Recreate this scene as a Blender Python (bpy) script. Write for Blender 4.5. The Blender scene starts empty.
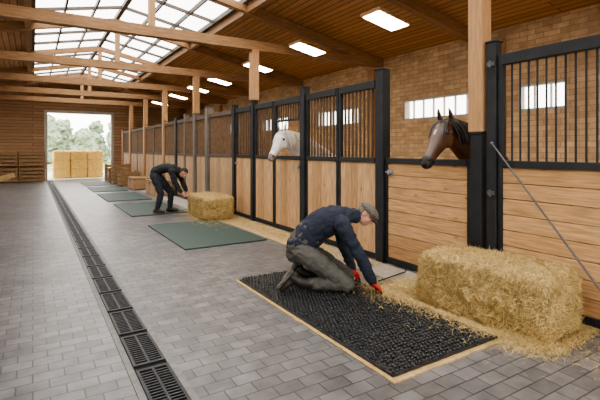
import bpy, bmesh, math, random
from mathutils import Vector, Matrix, noise
random.seed(7)
C = bpy.context
COL = C.scene.collection
V = Vector

# ------------------------------------------------------------------ materials
def new_mat(name):
    m = bpy.data.materials.new(name); m.use_nodes = True
    nt = m.node_tree; b = nt.nodes["Principled BSDF"]
    return m, nt, b

def mat(name, c1, c2=None, rough=0.7, metal=0.0, scale=12, bump=0.0, stretch=(1,1,1), bscale=None, spec=0.4):
    m, nt, b = new_mat(name)
    b.inputs["Roughness"].default_value = rough
    b.inputs["Metallic"].default_value = metal
    b.inputs["Specular IOR Level"].default_value = spec
    tc = nt.nodes.new("ShaderNodeTexCoord"); mp = nt.nodes.new("ShaderNodeMapping")
    mp.inputs["Scale"].default_value = stretch
    nt.links.new(tc.outputs["Object"], mp.inputs[0])
    nz = nt.nodes.new("ShaderNodeTexNoise"); nz.inputs["Scale"].default_value = scale
    nz.inputs["Detail"].default_value = 6
    nt.links.new(mp.outputs[0], nz.inputs["Vector"])
    rp = nt.nodes.new("ShaderNodeValToRGB")
    rp.color_ramp.elements[0].position = 0.32; rp.color_ramp.elements[1].position = 0.68
    rp.color_ramp.elements[0].color = (*c1, 1); rp.color_ramp.elements[1].color = (*(c2 or c1), 1)
    nt.links.new(nz.outputs["Fac"], rp.inputs[0]); nt.links.new(rp.outputs[0], b.inputs["Base Color"])
    if bump > 0:
        n2 = nt.nodes.new("ShaderNodeTexNoise"); n2.inputs["Scale"].default_value = bscale or scale*2
        n2.inputs["Detail"].default_value = 4
        nt.links.new(mp.outputs[0], n2.inputs["Vector"])
        bp = nt.nodes.new("ShaderNodeBump"); bp.inputs["Strength"].default_value = bump
        bp.inputs["Distance"].default_value = 0.01
        nt.links.new(n2.outputs["Fac"], bp.inputs["Height"]); nt.links.new(bp.outputs[0], b.inputs["Normal"])
    return m

def brick_mat(name, along, across, bw, rh, c1, c2, cm, mortar=0.004, rough=0.7, streak=None, off=(0,0), offset=0.5, bump=0.4, spec=0.4, grime=0.25, knots=False, patch=0):
    m, nt, b = new_mat(name)
    b.inputs["Roughness"].default_value = rough
    b.inputs["Specular IOR Level"].default_value = spec
    tc = nt.nodes.new("ShaderNodeTexCoord"); sp = nt.nodes.new("ShaderNodeSeparateXYZ")
    nt.links.new(tc.outputs["Object"], sp.inputs[0])
    cb = nt.nodes.new("ShaderNodeCombineXYZ")
    for k, ax in enumerate((along, across)):
        ad = nt.nodes.new("ShaderNodeMath"); ad.operation = 'ADD'; ad.inputs[1].default_value = off[k]
        nt.links.new(sp.outputs[ax], ad.inputs[0]); nt.links.new(ad.outputs[0], cb.inputs[k])
    br = nt.nodes.new("ShaderNodeTexBrick")
    br.inputs["Scale"].default_value = 1; br.inputs["Brick Width"].default_value = bw
    br.inputs["Row Height"].default_value = rh; br.inputs["Mortar Size"].default_value = mortar
    br.inputs["Mortar Smooth"].default_value = 0.2
    br.inputs["Color1"].default_value = (*c1, 1); br.inputs["Color2"].default_value = (*c2, 1)
    br.inputs["Mortar"].default_value = (*cm, 1); br.offset = offset
    nt.links.new(cb.outputs[0], br.inputs["Vector"])
    def mult(col, fac):
        mx = nt.nodes.new("ShaderNodeMix"); mx.data_type = 'RGBA'; mx.blend_type = 'MULTIPLY'; mx.inputs[0].default_value = 1
        nt.links.new(col, mx.inputs[6]); nt.links.new(fac, mx.inputs[7]); return mx.outputs[2]
    mp = nt.nodes.new("ShaderNodeMapping")
    mp.inputs["Scale"].default_value = streak or (1, 1, 1)
    nt.links.new(cb.outputs[0], mp.inputs[0])
    nz = nt.nodes.new("ShaderNodeTexNoise"); nz.inputs["Scale"].default_value = 3.0 if streak else 6.0
    nz.inputs["Detail"].default_value = 7
    nt.links.new(mp.outputs[0], nz.inputs["Vector"])
    rp = nt.nodes.new("ShaderNodeMapRange")
    rp.inputs[1].default_value = 0.3; rp.inputs[2].default_value = 0.7
    rp.inputs[3].default_value = 1-grime; rp.inputs[4].default_value = 1+grime*0.6
    nt.links.new(nz.outputs["Fac"], rp.inputs[0])
    col = mult(br.outputs["Color"], rp.outputs[0])
    if patch:
        n3 = nt.nodes.new("ShaderNodeTexNoise"); n3.inputs["Scale"].default_value = .7; n3.inputs["Detail"].default_value = 4
        nt.links.new(cb.outputs[0], n3.inputs["Vector"])
        r3 = nt.nodes.new("ShaderNodeMapRange"); r3.inputs[1].default_value = .35; r3.inputs[2].default_value = .65
        r3.inputs[3].default_value = 1-patch; r3.inputs[4].default_value = 1+patch
        nt.links.new(n3.outputs["Fac"], r3.inputs[0]); col = mult(col, r3.outputs[0])
    if knots:
        mk = nt.nodes.new("ShaderNodeMapping"); mk.inputs["Scale"].default_value = (2.6, 6.5, 1)
        nt.links.new(cb.outputs[0], mk.inputs[0])
        vo = nt.nodes.new("ShaderNodeTexVoronoi"); vo.inputs["Scale"].default_value = 1.0
        nt.links.new(mk.outputs[0], vo.inputs["Vector"])
        kr = nt.nodes.new("ShaderNodeMapRange"); kr.inputs[1].default_value = .05; kr.inputs[2].default_value = .13
        kr.inputs[3].default_value = .45; kr.inputs[4].default_value = 1
        nt.links.new(vo.outputs["Distance"], kr.inputs[0])
        col = mult(col, kr.outputs[0])
    nt.links.new(col, b.inputs["Base Color"])
    iv = nt.nodes.new("ShaderNodeMath"); iv.operation = 'MULTIPLY_ADD'
    iv.inputs[1].default_value = -1; iv.inputs[2].default_value = 1
    nt.links.new(br.outputs["Fac"], iv.inputs[0])
    a2 = nt.nodes.new("ShaderNodeMath"); a2.operation = 'MULTIPLY_ADD'; a2.inputs[1].default_value = 0.25
    nt.links.new(nz.outputs["Fac"], a2.inputs[0]); nt.links.new(iv.outputs[0], a2.inputs[2])
    bp = nt.nodes.new("ShaderNodeBump"); bp.inputs["Strength"].default_value = bump; bp.inputs["Distance"].default_value = 0.008
    nt.links.new(a2.outputs[0], bp.inputs["Height"]); nt.links.new(bp.outputs[0], b.inputs["Normal"])
    return m

def emis(name, col, s):
    m, nt, b = new_mat(name)
    b.inputs["Base Color"].default_value = (*col, 1)
    b.inputs["Emission Color"].default_value = (*col, 1); b.inputs["Emission Strength"].default_value = s
    return m

M = {}
M['paver'] = brick_mat("paver", 0, 1, 0.19, 0.125, (.112,.109,.110), (.172,.167,.167), (.055,.053,.052), 0.0055, rough=.36, bump=.5, grime=.34, spec=.5, patch=.17)
M['ceil'] = brick_mat("ceiling_planks", 1, 0, 4.0, 0.14, (.38,.20,.085), (.50,.285,.13), (.06,.028,.012), 0.009, streak=(.5,14,1), bump=.6)
M['backwall'] = brick_mat("wall_planks", 0, 2, 3.0, 0.16, (.33,.19,.095), (.43,.26,.14), (.10,.05,.025), 0.009, streak=(.7,14,1), bump=.6)
M['brick'] = brick_mat("tan_brick", 1, 2, 0.30, 0.10, (.44,.295,.165), (.62,.44,.265), (.31,.21,.125), 0.006, bump=.6, grime=.22, patch=.1)
M['boards_h'] = brick_mat("board_pine_h", 1, 2, 9.0, 0.16, (.43,.245,.11), (.58,.36,.18), (.3,.17,.08), 0.0, streak=(1.2,16,1), off=(20,-.09), bump=.25, grime=.38, knots=True)
M['boards_v'] = brick_mat("board_pine_v", 2, 1, 9.0, 0.14, (.42,.245,.115), (.56,.35,.18), (.3,.17,.08), 0.0, streak=(1.2,16,1), off=(20,0), bump=.25, grime=.38, knots=True)
M['boards_far'] = brick_mat("board_weathered", 2, 1, 9.0, 0.14, (.36,.225,.12), (.48,.32,.18), (.2,.12,.06), 0.0, streak=(1.2,16,1), off=(20,0), bump=.25, grime=.38)
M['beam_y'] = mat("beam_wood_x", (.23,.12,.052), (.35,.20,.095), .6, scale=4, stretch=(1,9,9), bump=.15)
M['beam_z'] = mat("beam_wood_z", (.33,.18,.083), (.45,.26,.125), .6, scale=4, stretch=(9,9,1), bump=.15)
M['crate'] = mat("crate_wood", (.20,.115,.055), (.32,.20,.10), .8, scale=5, stretch=(1,6,6), bump=.2)
M['dark'] = mat("dark_steel", (.018,.020,.023), (.030,.032,.036), .5, .3, scale=8)
M['bar'] = mat("bar_brown", (.07,.04,.022), (.12,.07,.036), .6, scale=9)
M['barfar'] = mat("bar_warm_brown", (.12,.072,.040), (.20,.125,.07), .7, scale=9)
M['farframe'] = mat("far_frame_brown", (.07,.052,.040), (.13,.095,.07), .75, scale=6, stretch=(6,6,1))
M['galv'] = mat("galvanised", (.25,.26,.28), (.35,.36,.38), .4, .8, scale=20)
M['rod'] = mat("grey_rod", (.10,.10,.105), (.15,.15,.155), .5, .5, scale=20)
M['grey_post'] = mat("grey_wood", (.11,.095,.08), (.19,.165,.14), .8, scale=5, stretch=(8,8,1), bump=.2)
M['rubber'] = mat("rubber_black", (.011,.012,.013), (.026,.027,.030), .30, scale=30, bump=.3, spec=.6)
M['green'] = mat("mat_green", (.028,.052,.044), (.045,.075,.065), .6, scale=40, bump=.3)
M['tan'] = mat("tan_board", (.36,.25,.115), (.52,.37,.18), .85, scale=22, bump=.3)
M['strip'] = mat("pale_strip", (.27,.24,.20), (.37,.33,.28), .8, scale=9, bump=.2)
M['concrete'] = mat("concrete", (.16,.155,.15), (.23,.225,.22), .8, scale=14, bump=.2)
M['iron'] = mat("cast_iron", (.022,.022,.024), (.040,.041,.045), .5, .5, scale=20, bump=.2)
M['pit_shade'] = mat("drain_pit_shade", (.008,.008,.008), None, 1)  # near-black colour standing in for the shade inside the drain
M['straw'] = mat("straw_bulk", (.22,.145,.045), (.50,.36,.14), .9, scale=20, stretch=(1,1,6), bump=1.0, bscale=45)
M['straw_b'] = mat("straw_bulk_painted_sun", (.62,.42,.11), (.90,.66,.25), .9, scale=9, stretch=(1,1,5), bump=1.0, bscale=20)  # brighter copy of the straw: daylight painted in, since the visible side is shaded
M['blade'] = mat("straw_blade", (.54,.385,.15), (.74,.565,.27), .75, scale=30)
M['blade2'] = mat("straw_blade_dull", (.28,.20,.08), (.46,.34,.15), .75, scale=30)
M['blade_b'] = mat("straw_blade_painted_sun", (.70,.50,.16), (.92,.70,.30), .75, scale=30)  # blades brightened the same way, daylight put into the colour
M['twine'] = mat("twine", (.50,.38,.18), None, .9)
M['straw_floor'] = mat("straw_floor", (.40,.27,.11), (.62,.45,.21), .9, scale=10, bump=.8, bscale=60)
M['skin'] = mat("skin", (.46,.235,.16), (.55,.30,.21), .55, scale=14)
M['navy'] = mat("navy_fabric", (.016,.021,.036), (.021,.027,.044), .92, scale=4, bump=.25, bscale=60)
M['trouser'] = mat("grey_work_fabric", (.075,.073,.064), (.100,.098,.087), .92, scale=4, bump=.3, bscale=50)
M['black_fab'] = mat("black_fabric", (.012,.013,.015), (.022,.023,.026), .9, scale=9, bump=.5)
M['jean'] = mat("dark_denim", (.018,.022,.032), (.032,.038,.05), .9, scale=9, bump=.5)
M['boot'] = mat("boot_leather", (.016,.013,.011), (.036,.029,.024), .5, scale=15, bump=.2)
M['sole'] = mat("boot_sole", (.06,.055,.048), (.12,.11,.095), .8, scale=25)
M['red'] = mat("red_knit", (.36,.014,.014), (.50,.025,.022), .8, scale=30, bump=.3)
M['cap'] = mat("tweed_cap", (.085,.070,.060), (.17,.145,.125), .95, scale=60, bump=.4)
M['hair_grey'] = mat("grey_hair", (.10,.085,.07), (.20,.175,.15), .8, scale=60, bump=.6)
M['hair_dark'] = mat("dark_hair", (.02,.015,.012), (.04,.03,.022), .7, scale=60, bump=.5)
M['eye_w'] = mat("eye_white", (.8,.78,.74), None, .3)
M['eye_d'] = mat("eye_dark", (.012,.008,.006), None, .12, spec=.8)
M['bay'] = mat("bay_coat", (.040,.017,.009), (.105,.045,.022), .36, scale=3.5, bump=.15, bscale=90, spec=.6)
M['bay_d'] = mat("bay_points", (.008,.006,.005), (.018,.013,.011), .5, scale=20, bump=.4)
M['white_h'] = mat("white_coat", (.56,.535,.50), (.80,.78,.74), .6, scale=7, bump=.2, bscale=60)
M['white_m'] = mat("white_mane", (.40,.36,.30), (.68,.63,.56), .8, scale=30, bump=.5)
M['star'] = mat("white_star", (.36,.31,.27), (.5,.46,.42), .8, scale=30)
M['nose_g'] = mat("grey_muzzle", (.13,.105,.10), (.28,.235,.22), .6, scale=20)
M['hoof'] = mat("hoof", (.05,.04,.035), None, .5)
M['frame_w'] = mat("window_frame_paint", (.42,.39,.34), None, .5)
M['alu'] = mat("skylight_bar", (.085,.07,.055), None, .6)
M['lamp'] = emis("lamp_diffuser", (1.0,.84,.62), 26)
M['grass'] = mat("grass", (.20,.26,.11), (.32,.38,.18), .95, scale=3, bump=.3)
M['yard'] = mat("yard_gravel", (.50,.48,.44), (.60,.58,.54), .95, scale=8)
M['leaf_haze'] = mat("hazed_leaves", (.22,.28,.19), (.34,.40,.29), .95, scale=2.0, bump=1, bscale=6)  # paled green: distance haze is painted into the leaf colour
M['bark'] = mat("bark", (.16,.13,.10), (.22,.19,.16), .9, scale=6, bump=.6)

def glass_mat():
    m = bpy.data.materials.new("glass_pane"); m.use_nodes = True
    nt = m.node_tree; nt.nodes.clear()
    o = nt.nodes.new("ShaderNodeOutputMaterial"); t = nt.nodes.new("ShaderNodeBsdfTransparent")
    t.inputs[0].default_value = (.97,.97,.97,1)
    g = nt.nodes.new("ShaderNodeBsdfGlossy"); g.inputs["Roughness"].default_value = .1
    mx = nt.nodes.new("ShaderNodeMixShader"); mx.inputs[0].default_value = .05
    nt.links.new(t.outputs[0], mx.inputs[1]); nt.links.new(g.outputs[0], mx.inputs[2])
    nt.links.new(mx.outputs[0], o.inputs[0])
    return m
M['glass'] = glass_mat()

# ------------------------------------------------------------------ mesh helpers
def bbox(bm, x0, x1, y0, y1, z0, z1, mi=0):
    vs = [bm.verts.new(p) for p in ((x0,y0,z0),(x1,y0,z0),(x1,y1,z0),(x0,y1,z0),(x0,y0,z1),(x1,y0,z1),(x1,y1,z1),(x0,y1,z1))]
    for f in ((0,3,2,1),(4,5,6,7),(0,1,5,4),(1,2,6,5),(2,3,7,6),(3,0,4,7)):
        bm.faces.new([vs[i] for i in f]).material_index = mi

def cyl(bm, p0, p1, r, n=8, mi=0, r2=None):
    p0, p1 = V(p0), V(p1); t = (p1-p0).normalized()
    s = t.orthogonal().normalized(); o = t.cross(s)
    r2 = r if r2 is None else r2
    A = [bm.verts.new(p0 + s*r*math.cos(a)+o*r*math.sin(a)) for a in [2*math.pi*i/n for i in range(n)]]
    B = [bm.verts.new(p1 + s*r2*math.cos(a)+o*r2*math.sin(a)) for a in [2*math.pi*i/n for i in range(n)]]
    for i in range(n):
        f = bm.faces.new((A[i], A[(i+1)%n], B[(i+1)%n], B[i])); f.material_index = mi
    bm.faces.new(A[::-1]).material_index = mi; bm.faces.new(B).material_index = mi

def prism(bm, poly, y0, y1, mi=0):
    a = [bm.verts.new((x, y0, z)) for x, z in poly]; b = [bm.verts.new((x, y1, z)) for x, z in poly]
    n = len(poly)
    bm.faces.new(a).material_index = mi; bm.faces.new(b[::-1]).material_index = mi
    for i in range(n):
        bm.faces.new((a[i], b[i], b[(i+1)%n], a[(i+1)%n])).material_index = mi

def ell(bm, c, rx, ry, rz, mtx=None, seg=16):
    r = bmesh.ops.create_uvsphere(bm, u_segments=seg, v_segments=max(8, seg*2//3), radius=1)
    mm = Matrix.Translation(V(c)) @ ((mtx or Matrix.Identity(3)).to_4x4()) @ Matrix.Diagonal((rx, ry, rz, 1))
    bmesh.ops.transform(bm, matrix=mm, verts=r['verts'])

def catmull(p0, p1, p2, p3, t):
    return [0.5*((2*b)+(-a+c)*t+(2*a-5*b+4*c-d)*t*t+(-a+3*b-3*c+d)*t**3) for a, b, c, d in zip(p0, p1, p2, p3)]

def loft(bm, pts, side=(0,1,0), n=14, sub=4, cap=True):
    P = [list(p) if len(p) == 5 else list(p)+[p[3]] for p in pts]
    Q = []
    for i in range(len(P)-1):
        a = P[i-1] if i > 0 else P[i]; d = P[i+2] if i+2 < len(P) else P[i+1]
        for k in range(sub): Q.append(catmull(a, P[i], P[i+1], d, k/sub))
    Q.append(P[-1])
    T = []
    for i in range(len(Q)):
        a = V(Q[max(0,i-1)][:3]); b = V(Q[min(len(Q)-1,i+1)][:3]); T.append((b-a).normalized())
    R = [(V(q[:3]), q[3], q[4], t) for q, t in zip(Q, T)]
    if cap:
        p, ra, rb, t = R[0]; m = min(ra, rb)
        pre = [(p - t*m*k, ra*math.sqrt(1-k*k), rb*math.sqrt(1-k*k), t) for k in (.98,.85,.6,.3)]
        p, ra, rb, t = R[-1]; m = min(ra, rb)
        post = [(p + t*m*k, ra*math.sqrt(1-k*k), rb*math.sqrt(1-k*k), t) for k in (.3,.6,.85,.98)]
        R = pre + R + post
    rings = []; side = V(side)
    for p, ra, rb, t in R:
        s = side - t*side.dot(t)
        if s.length < 1e-4: s = t.orthogonal()
        s.normalize(); o = t.cross(s)
        rings.append([bm.verts.new(p + s*ra*math.cos(2*math.pi*i/n)+o*rb*math.sin(2*math.pi*i/n)) for i in range(n)])
    for A, B in zip(rings[:-1], rings[1:]):
        for i in range(n): bm.faces.new((A[i], A[(i+1)%n], B[(i+1)%n], B[i]))
    bm.faces.new(rings[0][::-1]); bm.faces.new(rings[-1])

def to_mesh(bm, name, mats, smooth=False, bevel=0):
    if bevel: bmesh.ops.bevel(bm, geom=bm.edges[:], offset=bevel, segments=2, affect='EDGES', profile=.5)
    bmesh.ops.recalc_face_normals(bm, faces=bm.faces[:])
    me = bpy.data.meshes.new(name); bm.to_mesh(me); bm.free()
    for m in (mats if isinstance(mats, (list, tuple)) else [mats]): me.materials.append(m)
    if smooth: me.shade_smooth()
    return me

def remesh(bm, name, m, voxel=.012, it=3, noise_amp=0, noise_scale=6):
    bmesh.ops.recalc_face_normals(bm, faces=bm.faces[:])
    me = bpy.data.meshes.new("t"); bm.to_mesh(me); bm.free()
    ob = bpy.data.objects.new("t", me); COL.objects.link(ob)
    md = ob.modifiers.new("r", 'REMESH'); md.mode = 'VOXEL'; md.voxel_size = voxel
    sm = ob.modifiers.new("s", 'SMOOTH'); sm.factor = .5; sm.iterations = it
    C.view_layer.update()
    dg = C.evaluated_depsgraph_get()
    out = bpy.data.meshes.new_from_object(ob.evaluated_get(dg)); out.name = name
    bpy.data.objects.remove(ob)
    if noise_amp:
        nm = [v.normal.copy() for v in out.vertices]
        for v, nn in zip(out.vertices, nm):
            q = v.co*noise_scale
            r = 1-abs(noise.noise(V((q.x*1.3+q.z*1.1, q.y*1.0, q.z*2.0-q.x*.9))))*2
            r2 = 1-abs(noise.noise(V((q.x*2.6-q.z*2.3+7, q.y*1.6, q.z*2.6+q.x*1.9))))*2
            v.co += nn*noise_amp*(.5*noise.noise(q) + 1.0*(r-.5) + .5*(r2-.5))
    out.materials.clear(); out.materials.append(m); out.shade_smooth()
    return out

def obj(name, me, loc=(0,0,0), rz=0, parent=None, label=None, category=None, group=None, kind=None):
    o = bpy.data.objects.new(name, me); COL.objects.link(o)
    o.location = loc; o.rotation_euler = (0,0,rz)
    if parent: o.parent = parent
    if label: o["label"] = label
    if category: o["category"] = category
    if group: o["group"] = group
    if kind: o["kind"] = kind
    return o

def structure(name, me, label, cat, **k):
    return obj(name, me, label=label, category=cat, kind="structure", **k)

# ------------------------------------------------------------------ room
XW, XL, EAVE, PITCH = 7.9, -3.98, 3.95, 0.2
RX = 1.96
def roof(x): return EAVE + PITCH*((XW-x) if x >= RX else (x-XL))
YB, YF = 25.8, -4.0
SX0, SX1, SY0, SY1 = 0.0, 3.91, -2.0, 22.8

bm = bmesh.new(); bbox(bm, XL-.2, XW+.2, YF-.2, YB+.2, -.2, 0)
structure("floor", to_mesh(bm, "floor", M['paver']), "grey concrete block paving in running bond", "floor")

wins = [(0.6,1.7),(1.95,3.1),(3.95,4.85),(5.72,7.86),(9.6,11.8),(13.6,15.8),(17.6,19.8)]
WZ0, WZ1 = 2.28, 2.80
bm = bmesh.new()
bbox(bm, XW, XW+.25, YF, YB, 0, WZ0); bbox(bm, XW, XW+.25, YF, YB, WZ1, EAVE+.05)
ys = [YF]+[y for w in wins for y in w]+[YB]
for i in range(0, len(ys), 2): bbox(bm, XW, XW+.25, ys[i], ys[i+1], WZ0, WZ1)
structure("wall_right", to_mesh(bm, "wall_right", M['brick']), "tan brick outer wall with long narrow windows", "wall")
for i, (a, b) in enumerate(wins):
    e = structure(f"window_{i+1}", None, "long narrow window with slim mullions", "window", loc=(XW+.06, (a+b)/2, WZ0))
    L = (b-a)/2; H = WZ1-WZ0; bm = bmesh.new()
    bbox(bm, -.04,.08,-L,L,0,.05); bbox(bm, -.04,.08,-L,L,H-.05,H)
    bbox(bm, -.04,.08,-L,-L+.05,.05,H-.05); bbox(bm, -.04,.08,L-.05,L,.05,H-.05)
    k = max(2, int((b-a)/.27))
    for j in range(1, k):
        y = -L + (b-a)*j/k; bbox(bm, -.01,.04,y-.010,y+.010,.05,H-.05)
    obj("window_frame", to_mesh(bm, "wf", M['frame_w']), parent=e)
    bm = bmesh.new(); bbox(bm, .045,.055,-L+.05,L-.05,.05,H-.05)
    obj("window_pane", to_mesh(bm, "wp", M['glass']), parent=e)
for y in (8.95, 12.6, 16.2, 20.1, 5.2):
    bm = bmesh.new(); bbox(bm, -.12, 0, -.12, .12, 0, 3.74)
    obj("wall_pilaster", to_mesh(bm, "pil", M['beam_z']), loc=(XW, y, 0), label="timber wall post against the brick wall", category="post", group="timber wall posts")

bm = bmesh.new()
bbox(bm, XL-.25, XL, YF, YB, 0, 1.5); bbox(bm, XL-.25, XL, YF, YB, 3.0, EAVE+.05)
y = YF
while y < YB-.5:
    bbox(bm, XL-.25, XL, y, y+2.2, 1.5, 3.0); y += 4.0  # gaps between piers added out of view to let side light in
structure("wall_left", to_mesh(bm, "wall_left", M['brick']), "unseen tan brick outer wall, broad openings added for side light", "wall")

DX0, DX1, DZ = .63, 3.70, 3.5
bm = bmesh.new()
prism(bm, [(XL,0),(DX0,0),(DX0,roof(DX0)),(XL,roof(XL))], YB, YB+.2)
prism(bm, [(DX1,0),(XW,0),(XW,roof(XW)),(DX1,roof(DX1))], YB, YB+.2)
prism(bm, [(DX0,DZ),(DX1,DZ),(DX1,roof(DX1)),(RX,roof(RX)),(DX0,roof(DX0))], YB, YB+.2)
structure("wall_back", to_mesh(bm, "wall_back", M['backwall']), "brown timber plank gable wall with large open doorway", "wall")
bm = bmesh.new()
bbox(bm, DX0-.12, DX0+.02, YB-.06, YB+.22, 0, DZ+.12); bbox(bm, DX1-.02, DX1+.12, YB-.06, YB+.22, 0, DZ+.12)
bbox(bm, DX0+.02, DX1-.02, YB-.06, YB+.22, DZ-.02, DZ+.12)
structure("door_1", to_mesh(bm, "door_1", M['frame_w']), "pale frame of the open barn doorway", "door")
bm = bmesh.new()
prism(bm, [(XL,0),(-1.0,0),(-1.0,roof(-1)),(XL,roof(XL))], YF-.2, YF)
prism(bm, [(4.2,0),(XW,0),(XW,roof(XW)),(4.2,roof(4.2))], YF-.2, YF)
prism(bm, [(-1.0,3.6),(4.2,3.6),(4.2,roof(4.2)),(RX,roof(RX)),(-1.0,roof(-1))], YF-.2, YF)
structure("wall_front", to_mesh(bm, "wall_front", M['backwall']), "brown timber plank gable wall with large doorway", "wall")

bm = bmesh.new(); T = .12
prism(bm, [(SX1,roof(SX1)),(XW+.25,roof(XW+.25)),(XW+.25,roof(XW+.25)+T),(SX1,roof(SX1)+T)], YF-.2, YB+.2)
prism(bm, [(XL-.25,roof(XL-.25)),(SX0,roof(SX0)),(SX0,roof(SX0)+T),(XL-.25,roof(XL-.25)+T)], YF-.2, YB+.2)
for a, b in ((YF-.2, SY0), (SY1, YB+.2)):
    prism(bm, [(SX0,roof(SX0)),(RX,roof(RX)),(SX1,roof(SX1)),(SX1,roof(SX1)+T),(RX,roof(RX)+T),(SX0,roof(SX0)+T)], a, b)
structure("ceiling", to_mesh(bm, "ceiling", M['ceil']), "varnished tongue-and-groove timber ceiling slopes", "ceiling")

sk = structure("window_20", None, "long glazed ridge skylight with slim dark bars", "skylight", loc=(0,0,0))
bm = bmesh.new()
for x, w_ in ((SX0+.03,.03),(SX0+.66,.02),(SX0+1.31,.02),(RX,.05),(RX+.65,.02),(RX+1.30,.02),(SX1-.03,.03)):
    bbox(bm, x-w_, x+w_, SY0, SY1, roof(x)-.04, roof(x)+.07)
y = SY0
while y <= SY1+.01:
    for a, b in ((SX0,RX),(RX,SX1)):
        prism(bm, [(a,roof(a)-.02),(b,roof(b)-.02),(b,roof(b)+.06),(a,roof(a)+.06)], y-.022, y+.022)
    y += 1.24
obj("skylight_frame", to_mesh(bm, "skf", M['alu']), parent=sk)
bm = bmesh.new()
prism(bm, [(SX0,roof(SX0)+.08),(RX,roof(RX)+.08),(SX1,roof(SX1)+.08),(SX1,roof(SX1)+.09),(RX,roof(RX)+.09),(SX0,roof(SX0)+.09)], SY0, SY1)
obj("skylight_pane", to_mesh(bm, "skp", M['glass']), parent=sk)

FR = [2.98, 8.63, 12.6, 16.2, 19.4, 22.6]
for y in FR:
    bm = bmesh.new(); bbox(bm, XL+.02, XW-.13, y-.09, y+.09, 3.74, 3.94)
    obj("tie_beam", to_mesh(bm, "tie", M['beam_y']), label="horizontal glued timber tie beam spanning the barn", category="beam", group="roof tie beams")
    bm = bmesh.new(); bbox(bm, -.06,.06,-.05,.05,0,roof(RX)-.20-3.945)
    obj("king_post", to_mesh(bm, "kp", M['beam_z']), loc=(RX,y,3.942), label="short timber king post standing on a tie beam", category="post", group="roof king posts")
for y in FR+[5.7]:
    bm = bmesh.new(); d = .01
    prism(bm, [(SX1,roof(SX1)-.22),(XW-.02,roof(XW)-.22),(XW-.02,roof(XW)-d),(SX1,roof(SX1)-d)], y-.08, y+.08)
    prism(bm, [(XL+.02,roof(XL)-.22),(SX0,roof(SX0)-.22),(SX0,roof(SX0)-d),(XL+.02,roof(XL)-d)], y-.08, y+.08)
    prism(bm, [(SX0,roof(SX0)-.20),(RX,roof(RX)-.20),(SX1,roof(SX1)-.20),(SX1,roof(SX1)-.045),(RX,roof(RX)-.045),(SX0,roof(SX0)-.045)], y-.06, y+.06)
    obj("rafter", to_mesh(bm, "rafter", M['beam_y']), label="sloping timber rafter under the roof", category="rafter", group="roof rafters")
for x in (SX0-.10, SX1+.10):
    bm = bmesh.new(); bbox(bm, x-.06, x+.06, YF+.01, YB-.01, roof(x)-.2, roof(x)-.015)
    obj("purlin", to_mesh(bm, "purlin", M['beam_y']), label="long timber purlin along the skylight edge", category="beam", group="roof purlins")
XS = 4.15
for y in FR:
    z0 = 1.745 if y < 4 else 2.645
    bm = bmesh.new(); bbox(bm, -.085, .085, -.085, .085, 0, 3.74-z0)
    obj("timber_post", to_mesh(bm, "tp", M['beam_z'], bevel=.008), loc=(XS, y, z0), label="square timber post carrying a tie beam on a stall post", category="post", group="timber roof posts")

LX, LZ = 5.05, 3.72
for y in (0.7, 3.6, 5.42, 7.84, 10.26, 13.0, 15.1, 17.6, 20.6):
    e = obj("ceiling_lamp", None, loc=(LX, y, LZ), label="flat rectangular ceiling light with warm white diffuser", category="ceiling light", group="ceiling lights")
    e.rotation_euler = (0, math.atan(PITCH), 0)
    bm = bmesh.new(); bbox(bm, -.37,.37,-.24,.24,0,.05); obj("lamp_housing", to_mesh(bm, "lh", M['beam_y'], bevel=.006), parent=e)
    bm = bmesh.new(); bbox(bm, -.33,.33,-.20,.20,-.012,0); obj("lamp_diffuser", to_mesh(bm, "ld", M['lamp']), parent=e)
    for s in (-.33,.33):
        bm = bmesh.new(); cyl(bm, (s,0,.04),(s,0,(roof(LX)-LZ)*math.cos(math.atan(PITCH))),.0035,6); obj("hanger_rod", to_mesh(bm, "hr", M['beam_z']), parent=e)

# ------------------------------------------------------------------ drain
DXC = .72
bm = bmesh.new(); bbox(bm, DXC-.16, DXC-.115, 0, 25.5, 0, .006); bbox(bm, DXC+.115, DXC+.16, 0, 25.5, 0, .006)
bbox(bm, DXC-.115, DXC+.115, 0, 25.5, 0.0, .003, 1)  # flat black strip paints the shade below the grates, no real hollow
obj("drain_channel", to_mesh(bm, "dc", [M['concrete'], M['pit_shade']]), label="long concrete drainage channel set in the paving", category="drain")
bm = bmesh.new(); L = .6
bbox(bm, -.112,-.092,-L/2+.02,L/2-.02,.003,.016); bbox(bm, .092,.112,-L/2+.02,L/2-.02,.003,.016)
bbox(bm, -.092,.092,-L/2+.02,-L/2+.05,.003,.016); bbox(bm, -.092,.092,L/2-.05,L/2-.02,.003,.016)
bbox(bm, -.008,.008,-L/2+.05,L/2-.05,.003,.015)
for j in range(1, 14):
    y = -L/2+.05+(L-.1)*j/14; bbox(bm, -.092,-.008,y-.007,y+.007,.003,.014); bbox(bm, .008,.092,y-.007,y+.007,.003,.014)
gm = to_mesh(bm, "grate", M['iron'])
y = .4
while y < 25.2:
    obj("drain_grate", gm, loc=(DXC, y, 0), label="slotted cast iron drain grate", category="drain grate", group="drain grates in the channel"); y += .62

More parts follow.
